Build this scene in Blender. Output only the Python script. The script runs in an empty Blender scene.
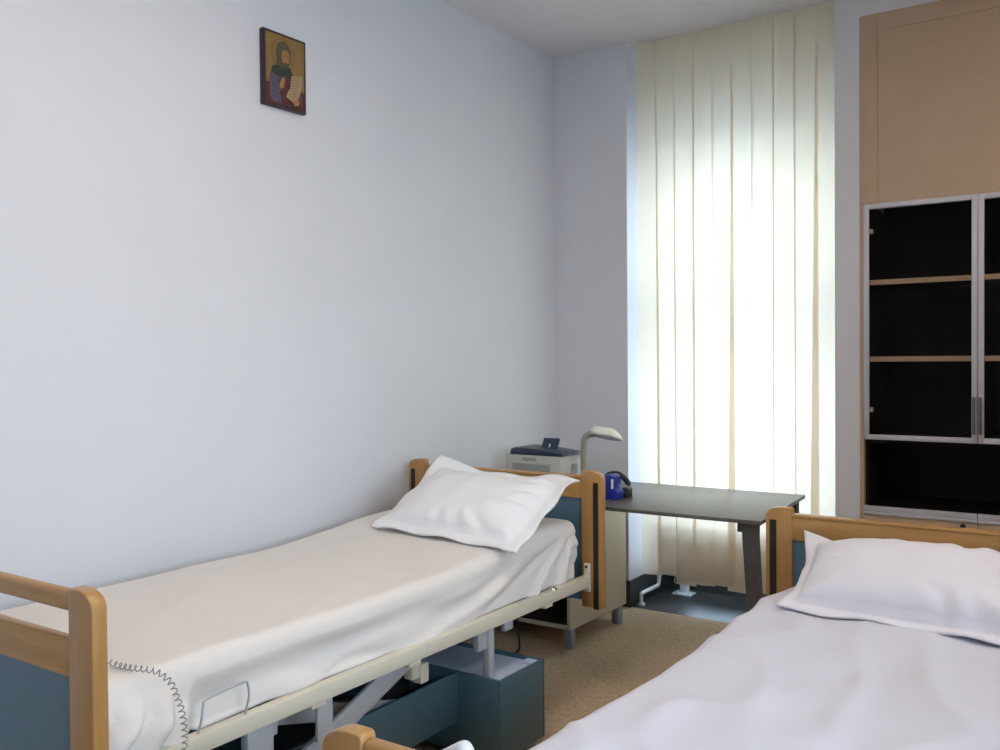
import bpy, bmesh, math, random
from mathutils import Vector, Matrix, noise
random.seed(7)
SC = bpy.context.scene
COL = SC.collection
PI = math.pi

# ------------------------------------------------------------------ materials
def newmat(name):
    m = bpy.data.materials.new(name); m.use_nodes = True
    nt = m.node_tree
    return m, nt, nt.nodes['Principled BSDF']

def plain(name, col, rough=.5, metal=0., var=.04, scale=30., bump=0., bscale=None, spec=.5, coat=0., stretch=None):
    m, nt, p = newmat(name)
    p.inputs['Roughness'].default_value = rough
    p.inputs['Metallic'].default_value = metal
    p.inputs['Specular IOR Level'].default_value = spec
    p.inputs['Coat Weight'].default_value = coat
    tc = nt.nodes.new('ShaderNodeTexCoord')
    mp = nt.nodes.new('ShaderNodeMapping')
    nt.links.new(tc.outputs['Object'], mp.inputs['Vector'])
    if stretch: mp.inputs['Scale'].default_value = stretch
    nz = nt.nodes.new('ShaderNodeTexNoise'); nz.inputs['Scale'].default_value = scale
    nz.inputs['Detail'].default_value = 4
    nt.links.new(mp.outputs[0], nz.inputs['Vector'])
    rp = nt.nodes.new('ShaderNodeValToRGB')
    a = [max(0, c * (1 - var)) for c in col]; b = [min(1, c * (1 + var)) for c in col]
    rp.color_ramp.elements[0].position = .3; rp.color_ramp.elements[1].position = .7
    rp.color_ramp.elements[0].color = (*a, 1); rp.color_ramp.elements[1].color = (*b, 1)
    nt.links.new(nz.outputs['Fac'], rp.inputs['Fac'])
    nt.links.new(rp.outputs['Color'], p.inputs['Base Color'])
    if bump:
        n2 = nt.nodes.new('ShaderNodeTexNoise'); n2.inputs['Scale'].default_value = bscale or scale * 4
        n2.inputs['Detail'].default_value = 3
        nt.links.new(mp.outputs[0], n2.inputs['Vector'])
        bp = nt.nodes.new('ShaderNodeBump'); bp.inputs['Strength'].default_value = bump
        bp.inputs['Distance'].default_value = .002
        nt.links.new(n2.outputs['Fac'], bp.inputs['Height'])
        nt.links.new(bp.outputs[0], p.inputs['Normal'])
    return m

def wood(name, col, dark, stretch=(3, 3, .35), scale=14, rough=.38):
    m, nt, p = newmat(name)
    p.inputs['Roughness'].default_value = rough
    p.inputs['Coat Weight'].default_value = .25; p.inputs['Coat Roughness'].default_value = .15
    tc = nt.nodes.new('ShaderNodeTexCoord'); mp = nt.nodes.new('ShaderNodeMapping')
    mp.inputs['Scale'].default_value = stretch
    nt.links.new(tc.outputs['Object'], mp.inputs['Vector'])
    nz = nt.nodes.new('ShaderNodeTexNoise'); nz.inputs['Scale'].default_value = scale
    nz.inputs['Detail'].default_value = 6; nz.inputs['Distortion'].default_value = .6
    nt.links.new(mp.outputs[0], nz.inputs['Vector'])
    rp = nt.nodes.new('ShaderNodeValToRGB')
    rp.color_ramp.elements[0].position = .3; rp.color_ramp.elements[1].position = .72
    rp.color_ramp.elements[0].color = (*dark, 1); rp.color_ramp.elements[1].color = (*col, 1)
    nt.links.new(nz.outputs['Fac'], rp.inputs['Fac'])
    nt.links.new(rp.outputs['Color'], p.inputs['Base Color'])
    return m

M = {}
M['wall'] = plain('wall_paint', (.672, .685, .73), .75, var=.012, scale=3, bump=.05, bscale=260)
M['ceiling'] = plain('ceiling_paint', (.71, .705, .73), .85, var=.01, scale=3)
M['carpet'] = plain('carpet_flecked', (.57, .44, .30), .95, var=.2, scale=95, bump=.6, bscale=300, spec=.1)
M['granite'] = plain('granite_dark', (.048, .047, .045), .36, spec=.35, var=.35, scale=220)
M['beech'] = wood('beech_wood', (.48, .262, .088), (.38, .19, .054))
M['beech_h'] = wood('beech_wood_across', (.48, .262, .088), (.38, .19, .054), stretch=(.35, 3, 3))
M['panel_blue'] = plain('laminate_blue', (.092, .172, .235), .45, var=.08, scale=120)
M['teal'] = plain('teal_cover', (.06, .125, .165), .4, var=.06, scale=40)
M['teal_in'] = plain('tray_blue_sheen', (.55, .66, .86), .3, var=.03)  # blue-grey lightened to stand for the window's reflection on the tray
M['black'] = plain('black_plastic', (.012, .012, .014), .45, var=.1)
M['slot'] = plain('dark_channel', (.016, .011, .009), .5, var=.1)
M['steel_cream'] = plain('cream_powder_coat', (.64, .60, .50), .42, var=.02)
M['steel_grey'] = plain('grey_powder_coat', (.4, .42, .44), .4, var=.03)
M['chrome'] = plain('chrome', (.6, .6, .6), .2, metal=1, var=.02)
M['alu'] = plain('brushed_aluminium', (.52, .52, .58), .38, metal=.2, var=.03, scale=60, stretch=(1, 1, .1))
M['alu_dark'] = plain('dark_handle_metal', (.14, .14, .16), .4, metal=.4)
M['deck'] = plain('deck_grey', (.16, .18, .2), .6)
M['mattress'] = plain('mattress_cover_blue', (.42, .52, .66), .6, var=.03)
M['sheet'] = plain('sheet_cotton', (.73, .69, .66), .9, var=.012, scale=8, bump=.25, bscale=70, spec=.2)
M['sheet2'] = plain('sheet_cotton_cool', (.61, .61, .69), .9, var=.012, scale=8, bump=.25, bscale=70, spec=.2)
M['pillow'] = plain('pillowcase_cotton', (.82, .82, .845), .9, var=.01, scale=8, bump=.3, bscale=60, spec=.2)
M['pillow2'] = plain('pillowcase_cotton_cool', (.71, .70, .76), .9, var=.01, scale=8, bump=.3, bscale=60, spec=.2)
M['cream'] = plain('cream_laminate', (.60, .56, .44), .5, var=.015)
M['brown_in'] = plain('dark_brown_laminate', (.03, .02, .015), .6)
M['grey_foot'] = plain('grey_plastic_foot', (.33, .36, .42), .45)
M['desk'] = plain('desk_anthracite', (.115, .11, .098), .33, var=.12, scale=90, stretch=(.3, 2, 2))
M['deskleg'] = plain('desk_leg_dark', (.085, .08, .08), .5, var=.06)
M['tan'] = plain('tan_laminate', (.475, .352, .242), .55, var=.03, scale=5)
M['tan_edge'] = plain('tan_shelf_edge', (.85, .62, .36), .5, var=.03)
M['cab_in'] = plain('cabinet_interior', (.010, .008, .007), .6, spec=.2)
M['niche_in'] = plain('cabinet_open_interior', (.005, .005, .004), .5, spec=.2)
M['printer'] = plain('printer_grey', (.50, .50, .46), .5, var=.01)
M['printer_dk'] = plain('printer_recess_grey', (.33, .34, .33), .5, var=.01)
M['navy'] = plain('navy_plastic', (.018, .03, .07), .35, var=.05)
M['lamp'] = plain('lamp_cream', (.86, .84, .74), .3, var=.01)
M['lamp_pole'] = plain('lamp_pole_grey', (.36, .34, .29), .4, var=.02)
M['diffuser'] = plain('lamp_diffuser', (.28, .32, .36), .25, var=.15, scale=200)
M['blue'] = plain('royal_blue_plastic', (.012, .03, .27), .4, var=.1)
M['white'] = plain('white_plastic', (.78, .78, .8), .4, var=.01)
M['white_metal'] = plain('white_enamel', (.8, .81, .82), .35, var=.01)
M['cord'] = plain('cord_grey', (.27, .27, .29), .5)
M['wire'] = plain('wire_grey', (.46, .48, .51), .4, metal=.3)
M['handset'] = plain('handset_white', (.72, .72, .78), .4, var=.01)
M['concrete'] = plain('outdoor_paving', (.55, .55, .53), .9, var=.08, scale=2)
M['gold'] = plain('icon_gold', (.24, .145, .045), .4, var=.12, scale=50)
M['gold_dk'] = plain('icon_gold_dark', (.22, .10, .03), .45, var=.2, scale=60)
M['icon_edge'] = plain('icon_board_edge', (.025, .012, .018), .5)
M['icon_red'] = plain('icon_brown_red', (.085, .022, .02), .5, var=.3, scale=60)
M['icon_robe'] = plain('icon_violet_robe', (.085, .07, .115), .5, var=.35, scale=70)
M['icon_hood'] = plain('icon_hood_olive', (.09, .075, .045), .5, var=.2, scale=70)
M['icon_cape'] = plain('icon_cape_green', (.03, .04, .035), .5, var=.3, scale=70)
M['icon_skin'] = plain('icon_skin', (.36, .17, .07), .5, var=.2, scale=90)
M['icon_scroll'] = plain('icon_scroll', (.34, .25, .14), .5, var=.12, scale=80)

def mk_blind():
    m = bpy.data.materials.new('blind_fabric'); m.use_nodes = True
    nt = m.node_tree; nt.nodes.clear()
    out = nt.nodes.new('ShaderNodeOutputMaterial')
    d = nt.nodes.new('ShaderNodeBsdfDiffuse'); t = nt.nodes.new('ShaderNodeBsdfTranslucent')
    mix = nt.nodes.new('ShaderNodeMixShader'); mix.inputs[0].default_value = .5
    tc = nt.nodes.new('ShaderNodeTexCoord'); mp = nt.nodes.new('ShaderNodeMapping')
    mp.inputs['Scale'].default_value = (60, 60, 4)
    nz = nt.nodes.new('ShaderNodeTexNoise'); nz.inputs['Scale'].default_value = 3; nz.inputs['Detail'].default_value = 4
    nt.links.new(tc.outputs['Object'], mp.inputs[0]); nt.links.new(mp.outputs[0], nz.inputs['Vector'])
    rp = nt.nodes.new('ShaderNodeValToRGB')
    rp.color_ramp.elements[0].color = (.80, .71, .57, 1); rp.color_ramp.elements[1].color = (.88, .785, .64, 1)
    nt.links.new(nz.outputs['Fac'], rp.inputs['Fac'])
    nt.links.new(rp.outputs[0], d.inputs['Color']); nt.links.new(rp.outputs[0], t.inputs['Color'])
    nt.links.new(d.outputs[0], mix.inputs[1]); nt.links.new(t.outputs[0], mix.inputs[2])
    nt.links.new(mix.outputs[0], out.inputs['Surface'])
    return m
M['blind'] = mk_blind()

def mk_glass(name, tint, ior=1.45):
    m = bpy.data.materials.new(name); m.use_nodes = True
    nt = m.node_tree; nt.nodes.clear()
    out = nt.nodes.new('ShaderNodeOutputMaterial')
    t = nt.nodes.new('ShaderNodeBsdfTransparent'); t.inputs['Color'].default_value = (*tint, 1)
    g = nt.nodes.new('ShaderNodeBsdfGlossy'); g.inputs['Roughness'].default_value = .03
    fr = nt.nodes.new('ShaderNodeFresnel'); fr.inputs['IOR'].default_value = ior
    mx = nt.nodes.new('ShaderNodeMixShader')
    nt.links.new(fr.outputs[0], mx.inputs[0])
    nt.links.new(t.outputs[0], mx.inputs[1]); nt.links.new(g.outputs[0], mx.inputs[2])
    nt.links.new(mx.outputs[0], out.inputs['Surface'])
    return m
M['glass'] = mk_glass('window_glass', (.93, .96, .96))
M['glass_dark'] = mk_glass('tinted_glass', (.80, .79, .80), 1.16)

def emit(name, col, s):
    m = bpy.data.materials.new(name); m.use_nodes = True
    nt = m.node_tree; p = nt.nodes['Principled BSDF']
    p.inputs['Base Color'].default_value = (.8, .8, .8, 1)
    p.inputs['Emission Color'].default_value = (*col, 1); p.inputs['Emission Strength'].default_value = s
    return m

# ------------------------------------------------------------------ mesh helpers
def box(bm, x0, x1, y0, y1, z0, z1, bev=0., seg=2, mtx=None):
    b2 = bmesh.new()
    vs = [b2.verts.new((x, y, z)) for x in (x0, x1) for y in (y0, y1) for z in (z0, z1)]
    for f in ((0, 1, 3, 2), (4, 6, 7, 5), (0, 4, 5, 1), (2, 3, 7, 6), (0, 2, 6, 4), (1, 5, 7, 3)):
        b2.faces.new([vs[i] for i in f])
    bmesh.ops.recalc_face_normals(b2, faces=b2.faces)
    if bev:
        bmesh.ops.bevel(b2, geom=b2.edges[:], offset=bev, segments=seg, profile=.5, affect='EDGES')
    merge(bm, b2, mtx)

def merge(bm, b2, mtx=None):
    if mtx: bmesh.ops.transform(b2, matrix=mtx, verts=b2.verts)
    me = bpy.data.meshes.new('tmp'); b2.to_mesh(me); b2.free()
    bm.from_mesh(me); bpy.data.meshes.remove(me)

def prism(bm, pts, axis, a, b, bev=0., seg=2):
    """pts: 2-D outline; extruded along axis 'x','y' or 'z' from a to b"""
    b2 = bmesh.new()
    def P(u, v, w):
        return {'y': (u, w, v), 'x': (w, u, v), 'z': (u, v, w)}[axis]
    v0 = [b2.verts.new(P(u, v, a)) for u, v in pts]; v1 = [b2.verts.new(P(u, v, b)) for u, v in pts]
    n = len(pts)
    b2.faces.new(v0); b2.faces.new(v1[::-1])
    for i in range(n): b2.faces.new((v0[i], v1[i], v1[(i + 1) % n], v0[(i + 1) % n]))
    bmesh.ops.recalc_face_normals(b2, faces=b2.faces)
    if bev:
        es = [e for e in b2.edges if len(e.link_faces) == 2 and e.calc_face_angle(0) > .6]
        bmesh.ops.bevel(b2, geom=es, offset=bev, segments=seg, profile=.5, affect='EDGES')
    merge(bm, b2)

def tube(bm, pts, r, n=10, caps=True, rs=None, sq=1.):
    pts = [Vector(p) for p in pts]
    T = []
    for i in range(len(pts)):
        a = pts[max(0, i - 1)]; b = pts[min(len(pts) - 1, i + 1)]
        T.append((b - a).normalized())
    up = Vector((0, 0, 1)) if abs(T[0].z) < .9 else Vector((1, 0, 0))
    N = T[0].cross(up).normalized()
    rings = []
    for i, p in enumerate(pts):
        if i:
            N = (N - T[i] * N.dot(T[i])).normalized()
        B = T[i].cross(N)
        rr = rs[i] if rs else r
        rings.append([bm.verts.new(p + N * (rr * math.cos(2 * PI * k / n)) + B * (rr * sq * math.sin(2 * PI * k / n))) for k in range(n)])
    for a, b in zip(rings, rings[1:]):
        for k in range(n): bm.faces.new((a[k], a[(k + 1) % n], b[(k + 1) % n], b[k]))
    if caps:
        bm.faces.new(rings[0][::-1]); bm.faces.new(rings[-1])

def bar(bm, p, q, w, t, side=(1, 0, 0), bev=.002):
    """flat bar from p to q, width w across, thickness t along 'side'"""
    p = Vector(p); q = Vector(q); d = (q - p); L = d.length; d.normalize()
    s = Vector(side); s = (s - d * s.dot(d)).normalized(); c = d.cross(s)
    m = Matrix((( d.x, c.x, s.x, p.x), (d.y, c.y, s.y, p.y), (d.z, c.z, s.z, p.z), (0, 0, 0, 1)))
    box(bm, 0, L, -w / 2, w / 2, -t / 2, t / 2, bev, 2, m)

def smooth_path(pts, n=8):
    P = [Vector(p) for p in pts]; out = []
    for i in range(len(P) - 1):
        p0 = P[max(0, i - 1)]; p1 = P[i]; p2 = P[i + 1]; p3 = P[min(len(P) - 1, i + 2)]
        for k in range(n):
            t = k / n
            out.append(.5 * ((2 * p1) + (p2 - p0) * t + (2 * p0 - 5 * p1 + 4 * p2 - p3) * t * t + (3 * p1 - p0 - 3 * p2 + p3) * t ** 3))
    out.append(P[-1]); return out

def link(name, bm, m, parent=None, smooth=False, solid=0.):
    me = bpy.data.meshes.new(name)
    bmesh.ops.recalc_face_normals(bm, faces=bm.faces)
    # origin at base centre
    xs = [v.co for v in bm.verts]
    lo = Vector((min(v.x for v in xs), min(v.y for v in xs), min(v.z for v in xs)))
    hi = Vector((max(v.x for v in xs), max(v.y for v in xs), max(v.z for v in xs)))
    org = Vector(((lo.x + hi.x) / 2, (lo.y + hi.y) / 2, lo.z))
    for v in bm.verts: v.co -= org
    bm.to_mesh(me); bm.free()
    me.materials.append(m)
    if smooth == 'auto':
        me.shade_smooth()
        try: me.set_sharp_from_angle(angle=math.radians(35))
        except Exception: pass
    elif smooth: me.shade_smooth()
    o = bpy.data.objects.new(name, me); COL.objects.link(o)
    base = Vector((0, 0, 0))
    p = parent
    while p is not None:
        base += p.location; p = p.parent
    o.location = org - base
    if parent: o.parent = parent
    if solid:
        s = o.modifiers.new('thickness', 'SOLIDIFY'); s.thickness = solid; s.offset = -1
    return o

def thing(name, label, cat, loc, group=None):
    o = bpy.data.objects.new(name, None); COL.objects.link(o); o.location = loc
    o.empty_display_size = .1
    o['label'] = label; o['category'] = cat
    if group: o['group'] = group
    return o

def tag(o, label, cat, group=None):
    o['label'] = label; o['category'] = cat
    if group: o['group'] = group
    return o

def struct(name, bm, m, parent=None, smooth=False):
    o = link(name, bm, m, parent, smooth)
    if parent is None: o['kind'] = 'structure'
    return o
B = bmesh.new
def sm(a, b, x):
    t = max(0, min(1, (x - a) / (b - a))); return t * t * (3 - 2 * t)

# ------------------------------------------------------------------ room
XL, XR, YB, YW, H = -2.643, 1.75, -1.7, 4.405, 2.993
NL, NR, NY = -2.195, -1.128, 5.02           # window niche
bm = B(); box(bm, XL - .1, XR + .1, YB - .1, YW, -.1, 0); box(bm, NR + .1, XR + .1, YW, NY + .12, -.1, 0); struct('floor', bm, M['carpet'])
bm = B(); box(bm, NL - .1, NR + .1, YW, NY + .12, -.1, 0); struct('floor_niche', bm, M['granite'])
bm = B(); box(bm, XL - .1, XR + .1, YB - .1, NY + .12, H, H + .1); struct('ceiling', bm, M['ceiling'])
bm = B(); box(bm, XL - .1, XL, YB, NY + .12, 0, H); struct('wall_left', bm, M['wall'])
bm = B(); box(bm, XL, NL, YW, NY + .12, 0, H); struct('wall_window_left', bm, M['wall'])
bm = B(); box(bm, NR, -1.018, YW, NY + .12, 0, H)
box(bm, -1.018, XR, YW + .46, YW + .6, 0, H)
box(bm, -1.018, -.06, YW, YW + .46, 2.868, H)
box(bm, -.06, XR, YW, YW + .46, 0, H)
struct('wall_window_right', bm, M['wall'])
W2 = (-.5, 1.7, .9, 2.35)                    # second window, in the right wall (out of frame)
bm = B(); box(bm, XR, XR + .1, YB, W2[0], 0, H); box(bm, XR, XR + .1, W2[1], YW, 0, H)
box(bm, XR, XR + .1, W2[0], W2[1], 0, W2[2]); box(bm, XR, XR + .1, W2[0], W2[1], W2[3], H); struct('wall_right', bm, M['wall'])
bm = B(); y_ = (W2[0] + W2[1]) / 2
box(bm, XR + .03, XR + .08, W2[0], W2[0] + .06, W2[2], W2[3]); box(bm, XR + .03, XR + .08, W2[1] - .06, W2[1], W2[2], W2[3]); box(bm, XR + .03, XR + .08, y_ - .03, y_ + .03, W2[2], W2[3])
box(bm, XR + .03, XR + .08, W2[0], W2[1], W2[2], W2[2] + .06); box(bm, XR + .03, XR + .08, W2[0], W2[1], W2[3] - .06, W2[3])
win2 = struct('window_2', bm, M['white_metal'])
for a_, b_ in ((W2[0] + .06, y_ - .03), (y_ + .03, W2[1] - .06)):
    bm = B(); box(bm, XR + .05, XR + .056, a_, b_, W2[2] + .06, W2[3] - .06); struct('window_pane', bm, M['glass'], win2)
bm = B(); box(bm, XL - .1, XR + .1, YB - .1, YB, 0, H); struct('wall_back', bm, M['wall'])
bm = B()
box(bm, XL, NL + .012, YW - .012, YW, 0, .14)
box(bm, NL, NL + .012, YW, NY, 0, .14)
struct('baseboard_left', bm, M['granite'])
bm = B()
box(bm, NR - .012, -1.018, YW - .012, YW, 0, .14)
box(bm, NR - .012, NR, YW, NY, 0, .14)
struct('baseboard_right', bm, M['granite'])
bm = B(); box(bm, NL + .013, NR - .013, NY - .10, NY - .075, 0, .20); struct('baseboard_window', bm, M['granite'])
bm = B(); box(bm, XL, XL + .012, YB, YW - .012, 0, .1); struct('baseboard_wall_left', bm, M['granite'])

# window: full-height aluminium frame with glass
w = B()
box(w, NL + .0125, NL + .065, NY - .06, NY, 0.0, H, .003)
box(w, NR - .065, NR - .0125, NY - .06, NY, 0.0, H, .003)
box(w, NL + .065, NR - .065, NY - .06, NY, 0.0, .06, .003)
box(w, NL + .065, NR - .065, NY - .06, NY, H - .05, H, .003)
box(w, NL + .065, NR - .065, NY - .06, NY, .60, .66, .003)
box(w, NL + .065, NR - .065, NY - .07, NY, 1.58, 1.70, .003)
win = struct('window_1', w, M['white_metal'])
g = B()
for z0, z1 in ((.06, .60), (.66, 1.58), (1.70, H - .05)):
    box(g, NL + .065, NR - .065, NY - .034, NY - .026, z0, z1)
struct('window_pane', g, M['glass'], win)

# outside
bm = B(); box(bm, -14, 14, -12, 30, -.3, -.11); o = struct('outdoor_ground', bm, M['concrete'])
bm = B(); box(bm, NL - 1.2, NR + 1.2, NY + .12, NY + .95, 2.9, 3.1); o = struct('trim_unseen_eave', bm, M['concrete'])  # unseen overhang, put in so the blind darkens towards its top
bm = B(); box(bm, NL - .05, NR + .05, NY + .0, NY + .22, 2.42, H + .0, .01); struct('trim_daylight_block', bm, M['white_metal'])  # unseen block, added to dim the upper part of the blind

# ------------------------------------------------------------------ radiator in niche (behind blind)
rad = thing('radiator', 'low white panel radiator on a floor post behind the blind', 'radiator', (-1.66, 4.86, 0))
r = B(); box(r, -2.06, -1.18, 4.58, 4.66, .15, .455, .01)
for i in range(20):
    x = -2.03 + i * .0405
    box(r, x, x + .018, 4.572, 4.582, .18, .43, .004)
link('panel', r, M['white_metal'], rad, 'auto')
for x in (-2.055, -1.30):
    p = B(); box(p, x - .022, x + .022, 4.80, 4.84, .008, .24, .004); box(p, x - .015, x + .015, 4.66, 4.81, .2, .23, .003)
    q = link('foot_post', p, M['white_metal'], rad, 'auto')
    p = B(); box(p, x - .055, x + .055, 4.765, 4.855, 0, .008, .002)
    for dx in (-.035, .035): tube(p, [(x + dx, 4.785, .006), (x + dx, 4.785, .013)], .007, 8)
    link('base_plate', p, M['white_metal'], q, 'auto')
p = B()
tube(p, smooth_path([(-2.155, 4.47, .012), (-2.155, 4.47, .055), (-2.155, 4.49, .062), (-2.155, 4.66, .062), (-2.155, 4.69, .07), (-2.155, 4.70, .12), (-2.15, 4.70, .2), (-2.10, 4.64, .23), (-2.05, 4.62, .23)], 6), .011, 10)
tube(p, [(-2.155, 4.47, 0), (-2.155, 4.47, .012)], .02, 12)
link('supply_pipe', p, M['white_metal'], rad, True)

# ------------------------------------------------------------------ vertical blind
bl = thing('vertical_blind', 'floor-length cream vertical slat blind glowing across the window', 'blind', (-1.65, 4.47, 0))
hb = B(); box(hb, NL + .02, NR - .01, 4.495, 4.53, H - .03, H - .0005, .003)
link('headrail', hb, M['white'], bl, 'auto')
NS = 10
x0, x1 = -2.108, -1.178
tilts = [.30, .12, .10, .08, .10, .34, .09, .10, .12, .36, .1]
chain_pts = []
slw = .1135
shift = {0: .01, 5: -.03, 9: -.03, 2: .008}
for i in range(NS):
    cx = x0 + (x1 - x0) * i / (NS - 1)
    a = tilts[i] * .45
    zb = .152 + .012 * math.sin(i * 2.1) + (.02 if i < 2 else 0)
    lean = .018 * math.sin(i * 1.7 + .5) if i not in (0,) else .02
    s = B(); nz, nx = 40, 6
    g = []
    for k in range(nz + 1):
        t = k / nz; z = zb + (H - .001 - zb) * t
        aa = a + .10 * math.sin(i * 2.3) * (1 - t)       # slats twist a little towards the floor
        row = []
        for j in range(nx + 1):
            u = (j / nx - .5) * slw
            bow = .003 * (1 - (2 * j / nx - 1) ** 2)
            x = cx + u * math.cos(aa) + lean * (1 - t) * .35 + shift.get(i, 0) * (1 - t) ** 1.3
            y = 4.472 + u * math.sin(aa) - bow + .006 * (i % 2)
            row.append(s.verts.new((x, y, z)))
        g.append(row)
    for k in range(nz):
        for j in range(nx): s.faces.new((g[k][j], g[k][j + 1], g[k + 1][j + 1], g[k + 1][j]))
    # hem pocket with weight
    link('slat', s, M['blind'], bl, True)
    cxb = cx + lean * .35
    chain_pts += [(cxb - .05, 4.455, zb + .012), (cxb, 4.45, zb + .006), (cxb + .05, 4.455, zb + .012)]
    hb = B(); box(hb, cxb - slw * .46, cxb + slw * .46, 4.458, 4.4615, zb + .004, zb + .022, .001)
c = B(); tube(c, smooth_path(chain_pts, 4), .0022, 6)
link('bottom_chain', c, M['white'], bl, True)

# ------------------------------------------------------------------ built-in cabinet
X0 = -1.018; DW = .466; XA = X0 + .018; FY = YW
cab = thing('built_in_cabinet', 'tall tan built-in cabinet with dark glass doors in aluminium frames', 'cabinet', (-.53, FY + .2, 0))
XE = XA + 2 * DW + .018
c = B()
# back, sides, horizontals of the carcass
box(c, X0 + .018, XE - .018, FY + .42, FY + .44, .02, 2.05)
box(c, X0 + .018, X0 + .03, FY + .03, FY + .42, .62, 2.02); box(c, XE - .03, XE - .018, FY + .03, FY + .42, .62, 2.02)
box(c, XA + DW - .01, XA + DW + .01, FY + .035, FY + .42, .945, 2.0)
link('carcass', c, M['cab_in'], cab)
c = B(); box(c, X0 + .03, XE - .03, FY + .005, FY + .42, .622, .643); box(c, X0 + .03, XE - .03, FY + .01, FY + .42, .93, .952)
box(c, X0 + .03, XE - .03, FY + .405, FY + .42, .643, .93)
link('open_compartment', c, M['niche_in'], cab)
c = B()
box(c, X0 + .0005, XA, FY - .004, FY + .03, 0.0, 2.0125); box(c, XE - .018, XE - .0005, FY - .004, FY + .03, 0.0, 2.0125)
link('side_stile', c, M['tan'], cab, 'auto')
# upper panel with a shallow routed frame
def rect_ring(bm, xa, xb, za, zb, w, y0, y1, bev=0.):
    box(bm, xa, xa + w, y0, y1, za, zb, bev); box(bm, xb - w, xb, y0, y1, za, zb, bev)
    box(bm, xa + w, xb - w, y0, y1, za, za + w, bev); box(bm, xa + w, xb - w, y0, y1, zb - w, zb, bev)
c = B()
box(c, X0 + .0005, XE - .0005, FY + .002, FY + .02, 2.0135, 2.8675)
rect_ring(c, X0 + .0005, XE - .0005, 1.98, 2.8675, .072, FY - .004, FY + .004) if False else None
box(c, X0 + .0005, X0 + .078, FY - .004, FY + .004, 2.0135, 2.8675, .0015)
box(c, XE - .078, XE - .0005, FY - .004, FY + .004, 2.0135, 2.8675, .0015)
box(c, X0 + .078, XE - .078, FY - .004, FY + .004, 2.79, 2.8675, .0015)
link('upper_panel', c, M['tan'], cab, 'auto')
for i in range(2):
    xa = XA + i * DW + .001; xb = XA + (i + 1) * DW - .001
    d = B(); rect_ring(d, xa, xb, .9455, 2.012, .023, FY - .012, FY + .006, .002)
    do = link('door', d, M['alu'], cab, 'auto'); do['label'] = 'aluminium framed dark glass door'
    gl = B(); box(gl, xa + .021, xb - .021, FY - .005, FY, .967, 1.991)
    link('glass_pane', gl, M['glass_dark'], do)
    hx = xb - .012 if i == 0 else xa + .012
    h = B(); box(h, hx - .006, hx + .006, FY - .034, FY - .026, .985, 1.145, .002)
    for z in (.995, 1.135): box(h, hx - .004, hx + .004, FY - .028, FY - .0115, z - .005, z + .005)
    link('handle', h, M['alu_dark'], do, 'auto')
    hx = xa + .03 if i == 0 else xb - .03
    for z in (1.08, 1.89):
        h = B(); box(h, hx - .008, hx + .008, FY + .004, FY + .016, z - .012, z + .012, .003)
        tube(h, [(hx, FY + .0, z), (hx, FY - .003, z)], .006, 10)
        link('hinge', h, M['white'], do, 'auto')
    for z in (1.30, 1.648):
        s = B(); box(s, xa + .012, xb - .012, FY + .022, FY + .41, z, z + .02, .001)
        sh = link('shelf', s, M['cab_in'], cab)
        s = B(); box(s, xa + .012, xb - .012, FY + .010, FY + .022, z - .001, z + .022, .001); link('edge_strip', s, M['tan_edge'], sh)
    l = B(); box(l, xa, xb, FY - .012, FY + .012, .615, .643, .002); box(l, xa, xb, FY - .02, FY + .012, .604, .616, .003)
    link('edge_profile', l, M['alu'], cab, 'auto')
    l = B(); box(l, xa, xb, FY - .012, FY + .006, .08, .603, .0015)
    dd = link('drawer_front', l, M['tan'], cab, 'auto')
    if i: continue
    lx = xb - .055
    k = B(); tube(k, [(lx, FY - .0115, .586), (lx, FY - .022, .586)], .011, 14); tube(k, [(lx, FY - .02, .586), (lx, FY - .032, .586)], .006, 10)
    link('lock', k, M['black'], dd, 'auto')
c = B(); box(c, XA, XE - .018, FY + .02, FY + .04, 0, .08); link('plinth', c, M['tan'], cab)

# ------------------------------------------------------------------ beds
def post_outline(xo, s, z0, top, wd=.088, drop=.03):
    """outline in XZ of a post whose outer edge is xo; s=+1 when the inside lies towards +X"""
    pts = [(xo, z0)]
    for k in range(9):
        t = k / 8 * PI / 2
        pts.append((xo + s * .052 * (1 - math.cos(t)), top - drop + drop * math.sin(t)))
    pts += [(xo + s * (wd - .008), top), (xo + s * (wd - .002), top - .003), (xo + s * wd, top - .009), (xo + s * wd, z0)]
    return pts

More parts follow.
